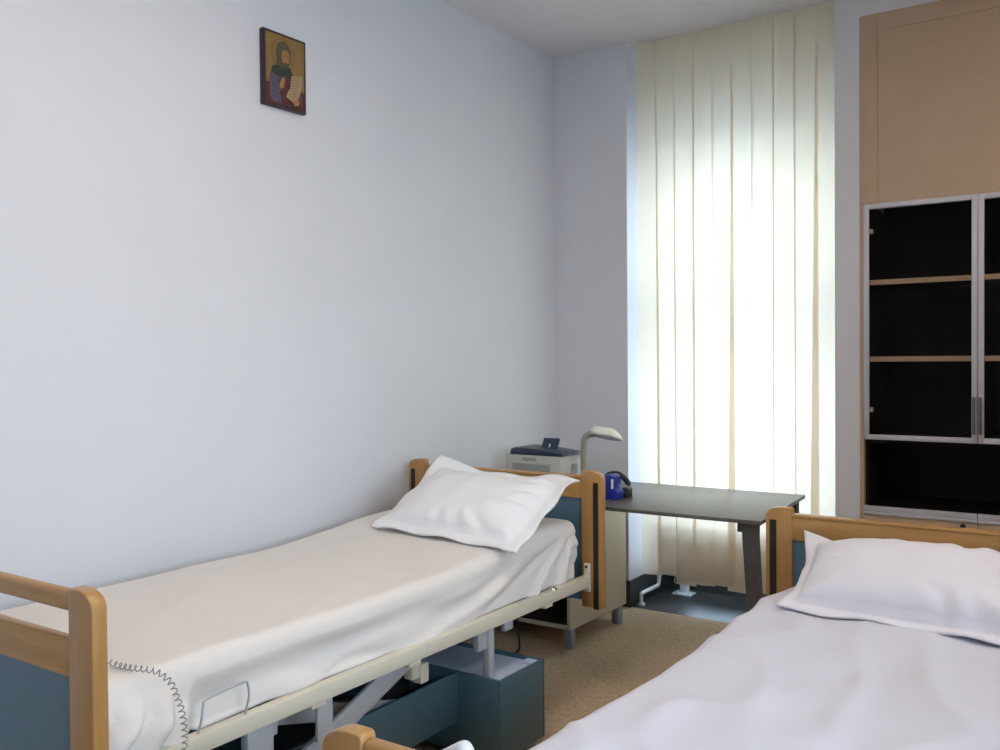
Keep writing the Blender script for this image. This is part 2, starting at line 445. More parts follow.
def make_bed(xl, xr, yf, yh, top, label, foot_top=.878):
    """xl,xr outer sides; yf outer face of footboard; yh front face of headboard; top = post top height"""
    root = thing('hospital_bed', label, 'bed', ((xl + xr) / 2, (yf + yh) / 2, 0), 'hospital beds')
    dz = top - .893
    Z = lambda z: z + dz
    zb = Z(.37)
    # headboard
    hp = B(); box(hp, xl + .06, xr - .06, yh + .012, yh + .026, Z(.392), Z(.82))
    head = link('headboard', hp, M['panel_blue'], root); head['label'] = 'blue panelled beech headboard'
    for xo, s in ((xl, 1), (xr, -1)):
        p = B(); prism(p, post_outline(xo, s, zb, top), 'y', yh, yh + .034, .003)
        po = link('post', p, M['beech'], head, 'auto')
        q = B(); xa, xb = sorted((xo + s * .014, xo + s * .036)); box(q, xa, xb, yh - .0015, yh + .004, zb - .004, Z(.85))
        link('channel', q, M['slot'], head)
    rl = B(); box(rl, xl + .086, xr - .086, yh + .003, yh + .031, Z(.785), Z(.862), .004)
    box(rl, xl + .086, xr - .086, yh + .000, yh + .034, Z(.861), Z(.873), .004)
    link('top_rail', rl, M['beech_h'], head, 'auto')
    # footboard
    hz = dz; dz = foot_top - .882
    hp = B(); box(hp, xl + .06, xr - .06, yf + .010, yf + .024, Z(.40), Z(.71))
    foot = link('footboard', hp, M['panel_blue'], root); foot['label'] = 'blue panelled beech footboard with a gap under its top rail'
    for xo, s in ((xl, 1), (xr, -1)):
        p = B(); prism(p, post_outline(xo, s, zb, foot_top, .083, .036), 'y', yf, yf + .034, .004, 3)
        link('post', p, M['beech'], foot, 'auto')
        q = B(); xa, xb = sorted((xo + s * .014, xo + s * .036)); box(q, xa, xb, yf + .030, yf + .0355, zb - .004, Z(.83))
        link('channel', q, M['slot'], foot)
    rl = B(); box(rl, xl + .078, xr - .078, yf + .002, yf + .032, Z(.832), Z(.874), .012, 4)
    link('top_rail', rl, M['beech_h'], foot, 'auto')
    rl = B(); box(rl, xl + .081, xr - .081, yf + .004, yf + .030, Z(.712), Z(.778), .004)
    box(rl, xl + .081, xr - .081, yf + .007, yf + .027, Z(.700), Z(.714), .002)
    link('middle_rail', rl, M['beech_h'], foot, 'auto')
    dz = hz
    # side rails
    for s, xo in ((1, xr), (-1, xl)):
        xa, xb = sorted((xo - s * .045, xo - s * .077))
        q = B(); box(q, xa, xb, yf + .045, yh - .004, Z(.452), Z(.494), .003)
        for y in (yf + .62, yf + 1.0, yh - .33):
            box(q, xa + .003, xb - .003, y, y + .05, Z(.44), Z(.453), .002)
        ra = link('side_rail', q, M['steel_cream'], root, 'auto')
        q = B(); xc = xo - s * .060; box(q, xc - .013, xc + .013, yh - .012, yh - .0005, Z(.432), Z(.540), .003); link('end_bracket', q, M['steel_cream'], ra, 'auto'); q = B()
        box(q, xc - .013, xc + .013, yf + .0345, yf + .046, Z(.432), Z(.540), .003)
        link('end_bracket', q, M['steel_cream'], ra, 'auto')
        for yy in (yh - .012, yf + .046):
            d = -1 if yy > 2 else 1
            q = B(); tube(q, [(xc, yy, Z(.528)), (xc, yy + d * .004, Z(.528))], .005, 10); link('screw', q, M['slot'], ra, 'auto')
        q = B(); yk = yh - .26
        tube(q, [(xo - s * .060, yk, Z(.4935) + h) for h in (0, .003, .007, .011, .013)], .01, 14, rs=[.017, .0165, .013, .007, .002])
        link('knob', q, M['chrome'], ra, 'auto')
        for bb in ((xc - .006, xc + .006, yf + .645, yf + .70, Z(.345), Z(.455), .004), (xc - .02, xc + .006, yf + .42, yf + .50, Z(.37), Z(.452), .004),
                   (xc - .03, xc - .006, yh - .71, yh - .64, Z(.385), Z(.455), .003), (xc - .03, xc - .012, yh - .55, yh - .50, Z(.41), Z(.455), .003)):
            q = B(); box(q, *bb); link('rail_tab', q, M['steel_grey'], ra, 'auto')
        # tooth strip of the adjustable back section
        q = B(); xq = xo - s * .098
        box(q, xq - .006, xq + .006, yh - .42, yh - .05, Z(.455), Z(.47))
        for k in range(7): prism(q, [(yh - .34 + k * .04, Z(.456)), (yh - .325 + k * .04, Z(.428)), (yh - .31 + k * .04, Z(.456))], 'x', xq - .006, xq + .006)
        link('ratchet', q, M['slot'], root)
    # deck
    q = B(); box(q, xl + .10, xr - .10, yf + .06, yh - .03, Z(.496), Z(.514), .003)
    for y in (yf + .1, yf + .75, yf + 1.35, yh - .12): box(q, xl + .084, xr - .084, y, y + .04, Z(.455), Z(.496), .003)
    link('deck', q, M['deck'], root, 'auto')
    # pedestal: two cross boxes and a longitudinal beam, open on top
    xm = (xl + xr) / 2; hw = (xr - xl) / 2 + .005
    yb0, yb1 = yh - .69, yh - .425; yc0, yc1 = yf + .12, yf + .385
    zt = .30
    for ya, yb in ((yb0, yb1), (yc0, yc1)):
        q = B()
        box(q, xm - hw, xm + hw, ya, ya + .012, .035, zt, .003); box(q, xm - hw, xm + hw, yb - .012, yb, .035, zt, .003)
        box(q, xm - hw, xm - hw + .012, ya + .012, yb - .012, .035, zt, .003); box(q, xm + hw - .012, xm + hw, ya + .012, yb - .012, .035, zt, .003)
        pc = link('pedestal_box', q, M['teal'], root, 'auto'); pc['label'] = 'dark teal box cover of the bed base'
        q = B(); box(q, xm - hw + .012, xm + hw - .012, ya + .012, yb - .012, .272, .286); box(q, xm + hw - .06, xm + hw - .013, yb - .05, yb - .013, .286, .296, .002)
        link('tray', q, M['teal_in'], pc)
        for cx in (xm - hw + .08, xm + hw - .08):
            q = B(); tube(q, [(cx - .012, (ya + yb) / 2, .032), (cx + .012, (ya + yb) / 2, .032)], .032, 18)
            box(q, cx - .018, cx + .018, (ya + yb) / 2 - .02, (ya + yb) / 2 + .02, .03, .26)
            link('castor', q, M['black'], pc, 'auto')
    q = B()
    for s in (-1, 1):
        xb_ = xm + s * (hw - .17); xa_ = xb_ - s * .012; u, v = sorted((xa_, xb_))
        box(q, u, v, yc1, yb0, .133, .298, .003)
    box(q, xm - hw + .182, xm + hw - .182, yc1, yb0, .135, .147)
    be = link('pedestal_beam', q, M['teal'], root, 'auto')
    # lifting mechanism
    for s in (1, -1):
        xs = xm + s * (hw - .075)
        q = B(); box(q, xs - .014, xs + .014, yb0 + .025, yb0 + .055, .262, Z(.455), .003); link('lift_column', q, M['steel_grey'], root, 'auto')
        xs = xm + s * (hw - .115)
        q = B(); bar(q, (xs, yh - .985, Z(.45)), (xs, yf + .42, .20), .062, .014); 
        link('scissor_arm', q, M['steel_grey'], root, 'auto')
        q = B(); bar(q, (xs - s * .1, yh - .9, .24), (xs - s * .1, yf + .45, Z(.44)), .05, .014); link('scissor_arm', q, M['steel_grey'], root, 'auto')
    q = B(); box(q, xm - hw + .19, xm + hw - .19, yf + .93, yf + 1.06, .24, .262, .003); link('cross_member', q, M['steel_grey'], root, 'auto'); q = B(); box(q, xm - hw + .09, xm + hw - .09, yf + .50, yf + .54, Z(.40), Z(.44), .003)
    link('cross_member', q, M['steel_grey'], root, 'auto')
    q = B(); xs = xm + hw - .235
    box(q, xs - .06, xs, yh - .96, yh - .85, .20, Z(.44), .012, 3); bar(q, (xs - .03, yh - .96, .26), (xs - .03, yf + .75, Z(.36)), .05, .05, bev=.01)
    link('motor', q, M['black'], root, 'auto')
    q = B(); box(q, xs + .075, xs + .11, yh - .975, yh - .93, Z(.36), Z(.445), .005); box(q, xs + .08, xs + .115, yh - .94, yh - .90, Z(.34), Z(.40), .005)
    link('plug_housing', q, M['steel_cream'], root, 'auto')
    # mattress keeper: bent wire loop standing at the side near the foot
    q = B(); xw = xr + .004
    yo = yf + .285
    tube(q, smooth_path([(xr - .06, yo, Z(.492)), (xr - .055, yo, Z(.505)), (xr - .046, yo, Z(.53)), (xr - .046, yo + .005, Z(.560)), (xr - .046, yo + .018, Z(.570)),
                         (xr - .046, yo + .115, Z(.577)), (xr - .046, yo + .13, Z(.567)), (xr - .046, yo + .133, Z(.54)), (xr - .055, yo + .133, Z(.51)), (xr - .06, yo + .133, Z(.492))], 5), .0028, 8)
    link('mattress_retainer', q, M['wire'], root, True)
    return root

B1 = dict(xl=-2.597, xr=-1.648, yf=1.008, yh=3.08, top=.893, foot_top=.876)
B2 = dict(xl=-1.009, xr=-.058, yf=.985, yh=3.05, top=.821, foot_top=.771)
make_bed(**B1, label='empty hospital bed along the left wall under the icon')
make_bed(**B2, label='nearer hospital bed on the right, in front of the glass cabinet')

def mattress(x0, x1, y0, y1, z0, zf, label):
    q = B(); n = 30
    pts = [(y0, z0)] + [(y0 + (y1 - y0) * k / n, zf(y0 + (y1 - y0) * k / n) - .016) for k in range(n + 1)] + [(y1, z0)]
    prism(q, pts, 'x', x0, x1, .02, 3)
    return tag(link('mattress', q, M['mattress'], None, 'auto'), label, 'mattress')

def nz3(x, y, z): return noise.noise(Vector((x, y, z)))

def sheet(x0, x1, y0, y1, zf, r, hemR, hemL, hemH, hemF, fold, mat, label, edge=None, thick=.003, wr=1.):
    """draped sheet: x0..x1,y0..y1 outer mattress sides; zf(y) top height;
    hemX(coord) = drop length below the rounded edge; fold(side,y,x,d) = outward bulge"""
    cx0, cx1, cy0, cy1 = x0 + r, x1 - r, y0 + r, y1 - r
    q = r * PI / 2
    def axis(c0, c1, n_in, n_out):
        L = [(-1, 1 - k / n_out) for k in range(n_out)]
        L += [(0, k / n_in) for k in range(n_in + 1)]
        L += [(1, (k + 1) / n_out) for k in range(n_out)]
        return L
    AX = axis(cx0, cx1, 40, 26); AY = axis(cy0, cy1, 170, 22)
    bm = bmesh.new(); rows = []
    for (sy, ty) in AY:
        row = []
        for (sx, tx) in AX:
            yc = cy0 + (cy1 - cy0) * ty if sy == 0 else (cy0 if sy < 0 else cy1)
            xc = cx0 + (cx1 - cx0) * tx if sx == 0 else (cx0 if sx < 0 else cx1)
            hx = 0 if sx == 0 else (q + (hemR(yc) if sx > 0 else hemL(yc))) * tx
            hy = 0 if sy == 0 else (q + (hemH(xc) if sy > 0 else hemF(xc))) * ty
            a = sx * hx; b = sy * hy
            if sx and sy:                      # corner: fan of radial strips
                m = max(hx, hy); l = math.hypot(hx, hy); k = m / l if l else 0
                # blend hem lengths around the corner
                a *= k; b *= k
            d = math.hypot(a, b)
            ux, uy = (a / d, b / d) if d > 1e-9 else (0, 0)
            if d <= q:
                th = d / r; out = r * math.sin(th); dn = r * (1 - math.cos(th)); dd = 0
            else:
                out = r; dn = r + (d - q); dd = d - q
            x = xc + ux * out; y = yc + uy * out
            ex = edge(y) if (edge and x > (x0 + x1) / 2) else 0
            z = zf(min(max(y, cy0), cy1)) - dn
            f = fold(ux, uy, x, y, dd) if dd > 0 else 0
            x += ux * f; y += uy * f
            if edge:
                wgt = sm((x0 + x1) / 2, x0, x)
                x += edge(y) * wgt
            if d < q:
                z += wr * (.0045 * nz3(x * 3.1, y * 2.3, 1.7) * (1 - d / q) + .0016 * nz3(x * 9, y * 7, 4.) + .003 * (1 - abs(nz3(x * 4.2 + y * 2.5, y * 1.6 - x * 1.5, 9.))) ** 7)
            row.append(bm.verts.new((x, y, z)))
        rows.append(row)
    for a, b in zip(rows, rows[1:]):
        for j in range(len(AX) - 1): bm.faces.new((a[j], b[j], b[j + 1], a[j + 1]))
    o = link('bed_sheet', bm, mat, None, True, thick)
    return tag(o, label, 'bed sheet', 'bed sheets')

# bed 1
def z1(y): return .660 + .050 * sm(2.15, 2.9, y)
mattress(-2.50, -1.775, 1.085, 2.99, .5145, lambda y: z1(y) - .008, 'blue-covered mattress under the sheet of the left bed')
def fold1(ux, uy, x, y, dd):
    if ux > .3:
        L = max(3.0 - y, .03); th = math.atan2(dd + .03, L)
        w = sm(0, .10, dd)
        w = sm(-.01, .07, dd)
        f = .017 * w * (1.6 * (1 - abs(math.sin(8.5 * (th ** .62) + .8 * nz3(y * 2, dd * 6, 3)))) ** 1.3 - .6) * (.8 + .3 * sm(1.3, 2.3, y))
        f += .006 * w * math.sin(38 * (th ** .7) + 2.5 * nz3(y * 3, dd * 8, 5))
        f += (.016 + .012 * sm(2.0, 1.5, y)) * w * nz3(y * 4 - dd * 8, dd * 9 + y * 1.2, 7.7)
        c = sm(1.36, 1.18, y)
        f += c * (.030 * w * (abs(math.sin(40 * y + 10 * dd + 2.5 * nz3(y * 4, dd * 5, 2.))) ** .6 * 2 - 1) + .035 * w)
        f -= .012 * sm(1.36, 1.30, y) * sm(1.2, 1.26, y) * w
        f = min(max(f + .002, -.004 - .022 * math.sin(PI * min(1, dd / .13))), .017) if y > 1.3 else f
        return f
    if uy > .5: return .006 * math.sin(x * 30) * sm(0, .1, dd)
    return .004 * sm(0, .1, dd) * math.sin(x * 20)
def hem1(y):
    base = z1(y) - .04
    hem = .490 + .004 * math.sin(y * 5.1)
    hem = hem + (.425 - hem) * sm(1.26, 1.19, y)
    return max(.02, base - hem + (.0 if y < 2.7 else -.0))
sheet(-2.53, -1.724, 1.058, 3.04, z1, .04, hem1, lambda y: .11, lambda x: .12, lambda x: .18, fold1, M['sheet'],
      'smooth white sheet covering the left bed, hanging over its rail')
# bed 2
def z2(y): return .585 + .012 * sm(2.3, 2.8, y)
mattress(-.90, -.14, 1.06, 2.93, .4425, lambda y: z2(y) - .008, 'blue-covered mattress under the sheet of the right bed')
def fold2(ux, uy, x, y, dd):
    w = sm(0, .1, dd)
    if abs(ux) > .4: return w * (.014 * math.sin(y * 13 + 2 * nz3(y * 2, dd * 4, 1)) + .010 * nz3(y * 6, dd * 4, 5))
    return .006 * math.sin(x * 30) * w
def edge2(y): return -.03 * sm(2.1, 1.3, y) + .035 * sm(2.75, 3.0, y)
sheet(-.93, -.115, 1.035, 2.975, z2, .05, lambda y: .12, lambda y: .125 + .015 * math.sin(y * 4), lambda x: .09, lambda x: .14, fold2, M['sheet2'],
      'pale lilac-white sheet covering the right bed in the foreground', edge=edge2, wr=3.6)

# ------------------------------------------------------------------ pillows
def pillow(BL, BR, TL, TR, thick, flange, mat, label, seed, sag=.0, back=.25, ears=(), pull_u=.035, dip=0., rad=1.):
    BL, BR, TL, TR = map(Vector, (BL, BR, TL, TR))
    n = (BR - BL).cross(TL - BL).normalized()
    nu, nv = 64, 48
    bm = bmesh.new(); T = []; Bt = []
    for j in range(nv + 1):
        r1, r2 = [], []
        for i in range(nu + 1):
            u, v = i / nu, j / nv
            U, V = 2 * u - 1, 2 * v - 1
            p = BL * (1 - u) * (1 - v) + BR * u * (1 - v) + TL * (1 - u) * v + TR * u * v
            # sides draw in a little between the corners
            c = (BL + BR + TL + TR) / 4
            pull = .035 * (1 - U * U) * V * V * (1 if abs(V) > .5 else 0) + pull_u * (1 - V * V) * U * U
            p = p + (c - p) * pull
            fu = 1 - flange / (BR - BL).length * 2; fv = 1 - flange / (TL - BL).length * 2
            a, b = min(1, abs(U) / fu), min(1, abs(V) / fv)
            h = ((1 - a ** 2.6) * (1 - b ** 2.6)) ** .46 if a < 1 and b < 1 else 0
            wr = 0
            # creases that run in from the seam
            e = max(a, b)
            if h > 0:
                wr = .008 * nz3(U * 3 + seed, V * 3, seed) * h + .004 * nz3(U * 7 + seed, V * 5, seed) * h
                ang = math.atan2(V, U)
                wr += rad * .0075 * math.sin(ang * 15 + 4 * nz3(U * 2, V * 2, seed)) * sm(.55, .93, e) * (.35 + .65 * sm(-.4, .6, U)) * (1 - sm(.94, 1, e))
            wav = .006 * math.sin(U * 9 + seed) * sm(.86, 1, abs(V)) + .006 * math.sin(V * 8 + seed * 2) * sm(.86, 1, abs(U))
            sg = -sag * (1 - V * V) * (1 - .2 * U * U)
            base = p + n * (sg + wav); base.z -= dip * (1 - U * U) * sm(.2, 1, V)
            for (eu, ev, vec) in ears:
                w = max(0, 1 - math.hypot(u - eu, (v - ev)) / .22); base = base + Vector(vec) * w * w
            hh = h * (1 - .4 * sm(0, 1, V) * (dip > 0))
            r1.append(bm.verts.new(base + n * (thick * hh + wr + .003)))
            r2.append(bm.verts.new(base - n * (thick * back * h + .003)))
        T.append(r1); Bt.append(r2)
    for j in range(nv):
        for i in range(nu):
            bm.faces.new((T[j][i], T[j][i + 1], T[j + 1][i + 1], T[j + 1][i]))
            bm.faces.new((Bt[j][i], Bt[j + 1][i], Bt[j + 1][i + 1], Bt[j][i + 1]))
    for i in range(nu):
        bm.faces.new((T[0][i], Bt[0][i], Bt[0][i + 1], T[0][i + 1])); bm.faces.new((T[nv][i], T[nv][i + 1], Bt[nv][i + 1], Bt[nv][i]))
    for j in range(nv):
        bm.faces.new((T[j][0], T[j + 1][0], Bt[j + 1][0], Bt[j][0])); bm.faces.new((T[j][nu], Bt[j][nu], Bt[j + 1][nu], T[j + 1][nu]))
    o = link('pillow', bm, mat, None, True)
    return tag(o, label, 'pillow', 'pillows')
pillow((-2.335, 2.545, .705), (-1.645, 2.49, .69), (-2.36, 2.995, .925), (-1.70, 2.985, .895), .078, .055, M['pillow'],
       'white flanged pillow leaning on the headboard of the left bed', 1.3, sag=.02, back=.15,
       ears=((1, 1, (.01, 0, -.02)), (0, 1, (.0, 0, .015))), dip=.035, rad=1.5)
pillow((-.835, 2.612, .604), (-.13, 2.56, .602), (-.862, 2.985, .735), (-.13, 2.985, .735), .10, .035, M['pillow2'],
       'plump pale pillow on the right bed, in front of the cabinet', 4.1, sag=0, back=.2, ears=((0, 1, (-.0, 0, .025)),), pull_u=.10, rad=1.6)

# ------------------------------------------------------------------ coiled cord on bed 1
def helix(path, r, pitch, n=14):
    P = path; out = []
    T = [(P[min(i + 1, len(P) - 1)] - P[max(i - 1, 0)]).normalized() for i in range(len(P))]
    N = T[0].orthogonal().normalized(); s = 0; ph = 0
    res = []
    for i, p in enumerate(P):
        N = (N - T[i] * N.dot(T[i])).normalized(); Bn = T[i].cross(N)
        if i: s += (P[i] - P[i - 1]).length
        a = 2 * PI * s / pitch
        res.append(p + N * r * math.cos(a) + Bn * r * math.sin(a))
    return res
raw = [(-1.90, 1.05, .70), (-1.885, 1.08, .725), (-1.85, 1.125, .700), (-1.805, 1.148, .675), (-1.76, 1.158, .671), (-1.72, 1.172, .670), (-1.695, 1.186, .664), (-1.675, 1.20, .643),
       (-1.668, 1.211, .61), (-1.662, 1.22, .57), (-1.658, 1.222, .52), (-1.655, 1.222, .46), (-1.655, 1.25, .41), (-1.69, 1.31, .38), (-1.73, 1.34, .40)]
dense = smooth_path(raw, 60)
q = B(); tube(q, helix(dense, .0058, .0135), .0014, 6)
tag(link('coiled_cord', q, M['cord'], None, True), 'grey coiled cord draped over the foot corner of the left bed', 'cord')

# hand control hooked on the footboard of bed 2
hc = thing('hand_control', 'white hand control hooked over the footboard of the right bed', 'remote control', (-.80, 1.045, .66))
q = B(); m = Matrix.Translation((-.795, 1.043, .735)) @ Matrix.Rotation(math.radians(-34), 4, 'Y') @ Matrix.Rotation(math.radians(8), 4, 'X')
m = Matrix.Translation((-.770, 1.040, .714)) @ Matrix.Rotation(math.radians(-32), 4, 'Y')
box(q, -.032, .032, -.014, .014, -.11, .062, .013, 4, m)
link('case', q, M['handset'], hc, 'auto')
for i, zz in enumerate((.028, 0, -.03)):
    for xx in (-.012, .012):
        q = B(); box(q, xx - .007, xx + .007, -.0165, -.012, zz - .008, zz + .008, .002, 2, m); link('button', q, M['navy'], hc, 'auto')
q = B(); box(q, -.014, .014, -.052, -.0, .02, .028, .002, 2, Matrix.Translation((-.795, 1.030, .745)))
q.free()

# ------------------------------------------------------------------ bedside cabinet
bc = thing('bedside_cabinet', 'cream bedside cabinet on grey feet behind the left bed', 'cabinet', (-2.35, 3.88, 0))
cx0, cx1, cy0, cy1, cz0, cz1 = -2.61, -2.088, 3.60, 4.16, .088, .665
q = B(); t = .018
box(q, cx0, cx0 + t, cy0, cy1, cz0, cz1 - t, .001); box(q, cx1 - t, cx1, cy0, cy1, cz0, cz1 - t, .001)
box(q, cx0, cx1, cy0, cy1, cz1 - t, cz1, .001); box(q, cx0 + t, cx1 - t, cy0, cy1, cz0, cz0 + t, .001)
link('body', q, M['cream'], bc, 'auto')
q = B(); box(q, cx0 + t, cx1 - t, cy1 - .03, cy1 - .02, cz0 + t, cz1 - t); 
box(q, cx0 + t, cx0 + t + .003, cy0 + .02, cy1 - .03, cz0 + t, cz1 - t); box(q, cx1 - t - .003, cx1 - t, cy0 + .004, cy1 - .03, cz0 + t, cz1 - t)
box(q, cx0 + t, cx1 - t, cy0 + .01, cy1 - .03, cz0 + t, cz0 + t + .003)
link('lining', q, M['brown_in'], bc)
q = B(); box(q, cx0 + t, cx1 - t, cy0 + .001, cy0 + .018, .47, cz1 - t - .002, .002); dr = link('drawer', q, M['cream'], bc, 'auto')
q = B(); xm_ = (cx0 + cx1) / 2; box(q, xm_ - .06, xm_ + .06, cy0 - .022, cy0 - .014, .55, .562, .003)
for s in (-.05, .05): box(q, xm_ + s - .004, xm_ + s + .004, cy0 - .016, cy0 + .002, .552, .560)
link('handle', q, M['chrome'], dr, 'auto')
q = B(); box(q, cx0 + t, cx1 - t, cy0 + .02, cy1 - .03, .448, .466); link('shelf', q, M['cream'], bc)
for x in (cx0 + .03, cx1 - .022):
    for y in (cy0 + .028, cy1 - .06):
        q = B(); box(q, x - .02, x + .02, y - .02, y + .02, 0, .089, .003); link('foot', q, M['grey_foot'], bc, 'auto')

# printer
pr = thing('printer', 'grey printer with a navy lid on the bedside cabinet', 'printer', (-2.35, 3.85, .665))
px0, px1, py0, py1, pz0, pz1 = -2.505, -2.197, 3.70, 3.895, .665, .862
q = B(); box(q, px0, px1, py0, py1, pz0 + .008, pz1, .006, 2)
for x in (px0 + .04, px1 - .04):
    for y in (py0 + .04, py1 - .04): box(q, x - .015, x + .015, y - .015, y + .015, pz0, pz0 + .01)
bd = link('body', q, M['printer'], pr, 'auto')
q = B(); rect_ring(q, px0 + .035, px1 - .05, .70, .828, .006, py0 - .004, py0 + .002)
link('tray_frame', q, M['printer'], bd)
q = B(); box(q, px0 + .041, px1 - .056, py0 - .0015, py0 + .002, .706, .822); box(q, px0 + .10, px1 - .13, py0 - .004, py0 + .002, .838, .852, .001)
link('front_recess', q, M['printer_dk'], bd)
q = B(); box(q, px1 - .002, px1 + .002, py1 - .09, py1 - .03, .76, .82, .001); link('side_grille', q, M['printer_dk'], bd)
q = B()
pts = [(px0 + .01, .0)]
prism(q, [(px0 + .022, .863), (px0 + .028, .890), (px0 + .05, .897), (px0 + .16, .893), (px1 + .005, .878), (px1 + .008, .863)], 'y', py0 + .006, py1 - .004, .003)
link('lid', q, M['navy'], pr, 'auto')
q = B(); m = Matrix.Translation((px1 - .12, py0 + .10, .882)) @ Matrix.Rotation(math.radians(-28), 4, 'X')
box(q, -.045, .045, -.005, .005, 0, .062, .003, 2, m); pn = link('output_flap', q, M['navy'], pr, 'auto')
q = B(); box(q, -.004, .004, -.0065, -.004, .012, .03, .001, 1, m); link('label_mark', q, M['white'], pn)

# reading lamp
lp = thing('reading_lamp', 'cream-headed reading lamp on a grey curved pole behind the left headboard', 'lamp', (-2.162, 3.87, .665))
q = B(); tube(q, [(-2.162, 3.87, .665 + h) for h in (0, .012, .018, .022)], .05, 28, rs=[.058, .058, .05, .02]); link('base', q, M['lamp_pole'], lp, 'auto')
q = B(); tube(q, smooth_path([(-2.162, 3.87, .68), (-2.162, 3.87, .80), (-2.162, 3.87, .91), (-2.159, 3.87, .935), (-2.148, 3.87, .953), (-2.128, 3.87, .961), (-2.09, 3.87, .964)], 8), .0165, 16)
link('pole', q, M['lamp_pole'], lp, True)
q = B(); nu, nv = 22, 16; rows = []
for j in range(nv + 1):
    a = j / nv
    row = []
    for i in range(nu + 1):
        t_ = i / nu
        x = -2.118 + .155 * t_
        wy = .045 * (sm(0, .22, t_) * .45 + .55) * (1 - max(0, (t_ - .8) / .2) ** 2 * .55)
        hz = .042 * (sm(-.05, .12, t_) * .35 + .65) * (1 - max(0, (t_ - .62) / .38) ** 2 * .95) + .004
        th = PI * a
        row.append(q.verts.new((x, 3.87 + wy * math.cos(th), .958 - .016 * t_ + hz * math.sin(th) ** .75)))
    rows.append(row)
for a_, b_ in zip(rows, rows[1:]):
    for i in range(nu): q.faces.new((a_[i], a_[i + 1], b_[i + 1], b_[i]))
for k in (0, nu): q.faces.new([r_[k] for r_ in rows])
TL_ = Matrix.Translation((-2.04, 3.87, .958)) @ Matrix.Rotation(math.radians(-16), 4, 'X') @ Matrix.Translation((2.04, -3.87, -.958))
bmesh.ops.transform(q, matrix=TL_, verts=q.verts)
link('lamp_head', q, M['lamp'], lp, True, .002)
q = B(); m = Matrix.Translation((-2.037, 3.87, .951)) @ Matrix.Rotation(math.radians(5.5), 4, 'Y')
prism(q, [(.074 * math.cos(2 * PI * k / 28), .041 * math.sin(2 * PI * k / 28)) for k in range(28)], 'z', -.007, .002)
bmesh.ops.transform(q, matrix=TL_ @ m, verts=q.verts)
link('diffuser', q, M['diffuser'], lp, 'auto')

# ------------------------------------------------------------------ desk
dk = thing('desk', 'dark anthracite desk on tapered legs in front of the blind', 'desk', (-1.55, 3.59, 0))
dx0, dx1, dy0, dy1, dzt = -2.0835, -1.085, 3.232, 3.955, .735
q = B(); prism(q, [(dx0, dy0), (dx1, dy0), (dx1 - .052, dy1), (dx0, dy1)], 'z', dzt - .015, dzt, .002); link('desktop', q, M['desk'], dk, 'auto')
def dleg(xc, yc, sx, sy, parent):
    q = B(); zt = dzt - .015
    def ring(z, x, y, w, d): return [q.verts.new((x + a * w / 2, y + b * d / 2, z)) for a, b in ((-1, -1), (1, -1), (1, 1), (-1, 1))]
    R = [ring(0, xc + sx * .042, yc + sy * .008, .044, .036), ring(zt - .05, xc, yc, .052, .04), ring(zt - .015, xc, yc, .053, .042), ring(zt, xc - sx * .002, yc, .060, .048)]
    for a, b in zip(R, R[1:]):
        for k in range(4): q.faces.new((a[k], a[(k + 1) % 4], b[(k + 1) % 4], b[k]))
    q.faces.new(R[0][::-1]); q.faces.new(R[-1])
    link('leg', q, M['deskleg'], parent, False)
dleg(dx1 - .05, dy0 + .035, 1, -1, dk); dleg(dx1 - .10, dy1 - .035, 1, 1, dk)
q = B(); box(q, -2.0845, -2.06, 3.62, 3.92, .60, dzt - .02, .002); link('side_bracket', q, M['deskleg'], dk)
q = B(); box(q, dx1 - .115, dx1 - .09, dy0 + .07, dy1 - .06, dzt - .06, dzt - .02, .002); link('cross_rail', q, M['deskleg'], dk)

# blue desk device
dv = thing('desk_device', 'small royal blue device with black handle on the dark desk', 'device', (-1.78, 3.44, dzt))
q = B()
prism(q, [(-1.835, dzt), (-1.728, dzt), (-1.722, dzt + .03), (-1.738, dzt + .045), (-1.742, dzt + .098), (-1.762, dzt + .104), (-1.79, dzt + .100), (-1.80, dzt + .082), (-1.835, dzt + .078)], 'y', 3.40, 3.47, .004); bmesh.ops.translate(q, vec=(-.022, 0, 0), verts=q.verts)
bd = link('body', q, M['blue'], dv, 'auto')
q = B(); box(q, -1.774, -1.7635, 3.399, 3.43, dzt + .046, dzt + .086, .001); link('paper_label', q, M['white'], bd)
q = B(); tube(q, smooth_path([(-1.845, 3.482, dzt + .075), (-1.825, 3.482, dzt + .094), (-1.79, 3.484, dzt + .099), (-1.765, 3.486, dzt + .088), (-1.742, 3.49, dzt + .066), (-1.744, 3.49, dzt + .055)], 6), .010, 10, sq=1.2)
box(q, -1.775, -1.738, 3.472, 3.53, dzt, dzt + .042, .008, 3)
link('handle', q, M['black'], dv, 'auto')

# ------------------------------------------------------------------ cable on the floor
q = B(); tube(q, smooth_path([(-2.36, 3.585, .20), (-2.36, 3.575, .08), (-2.34, 3.56, .006), (-2.28, 3.46, .005), (-2.27, 3.36, .005), (-2.33, 3.30, .005), (-2.42, 3.34, .005), (-2.44, 3.42, .005), (-2.36, 3.20, .005), (-2.25, 3.05, .005), (-2.2, 2.8, .005)], 10), .0042, 8)
tag(link('power_cable', q, M['black'], None, True), 'thin black cable lying on the carpet behind the left bed', 'cable')

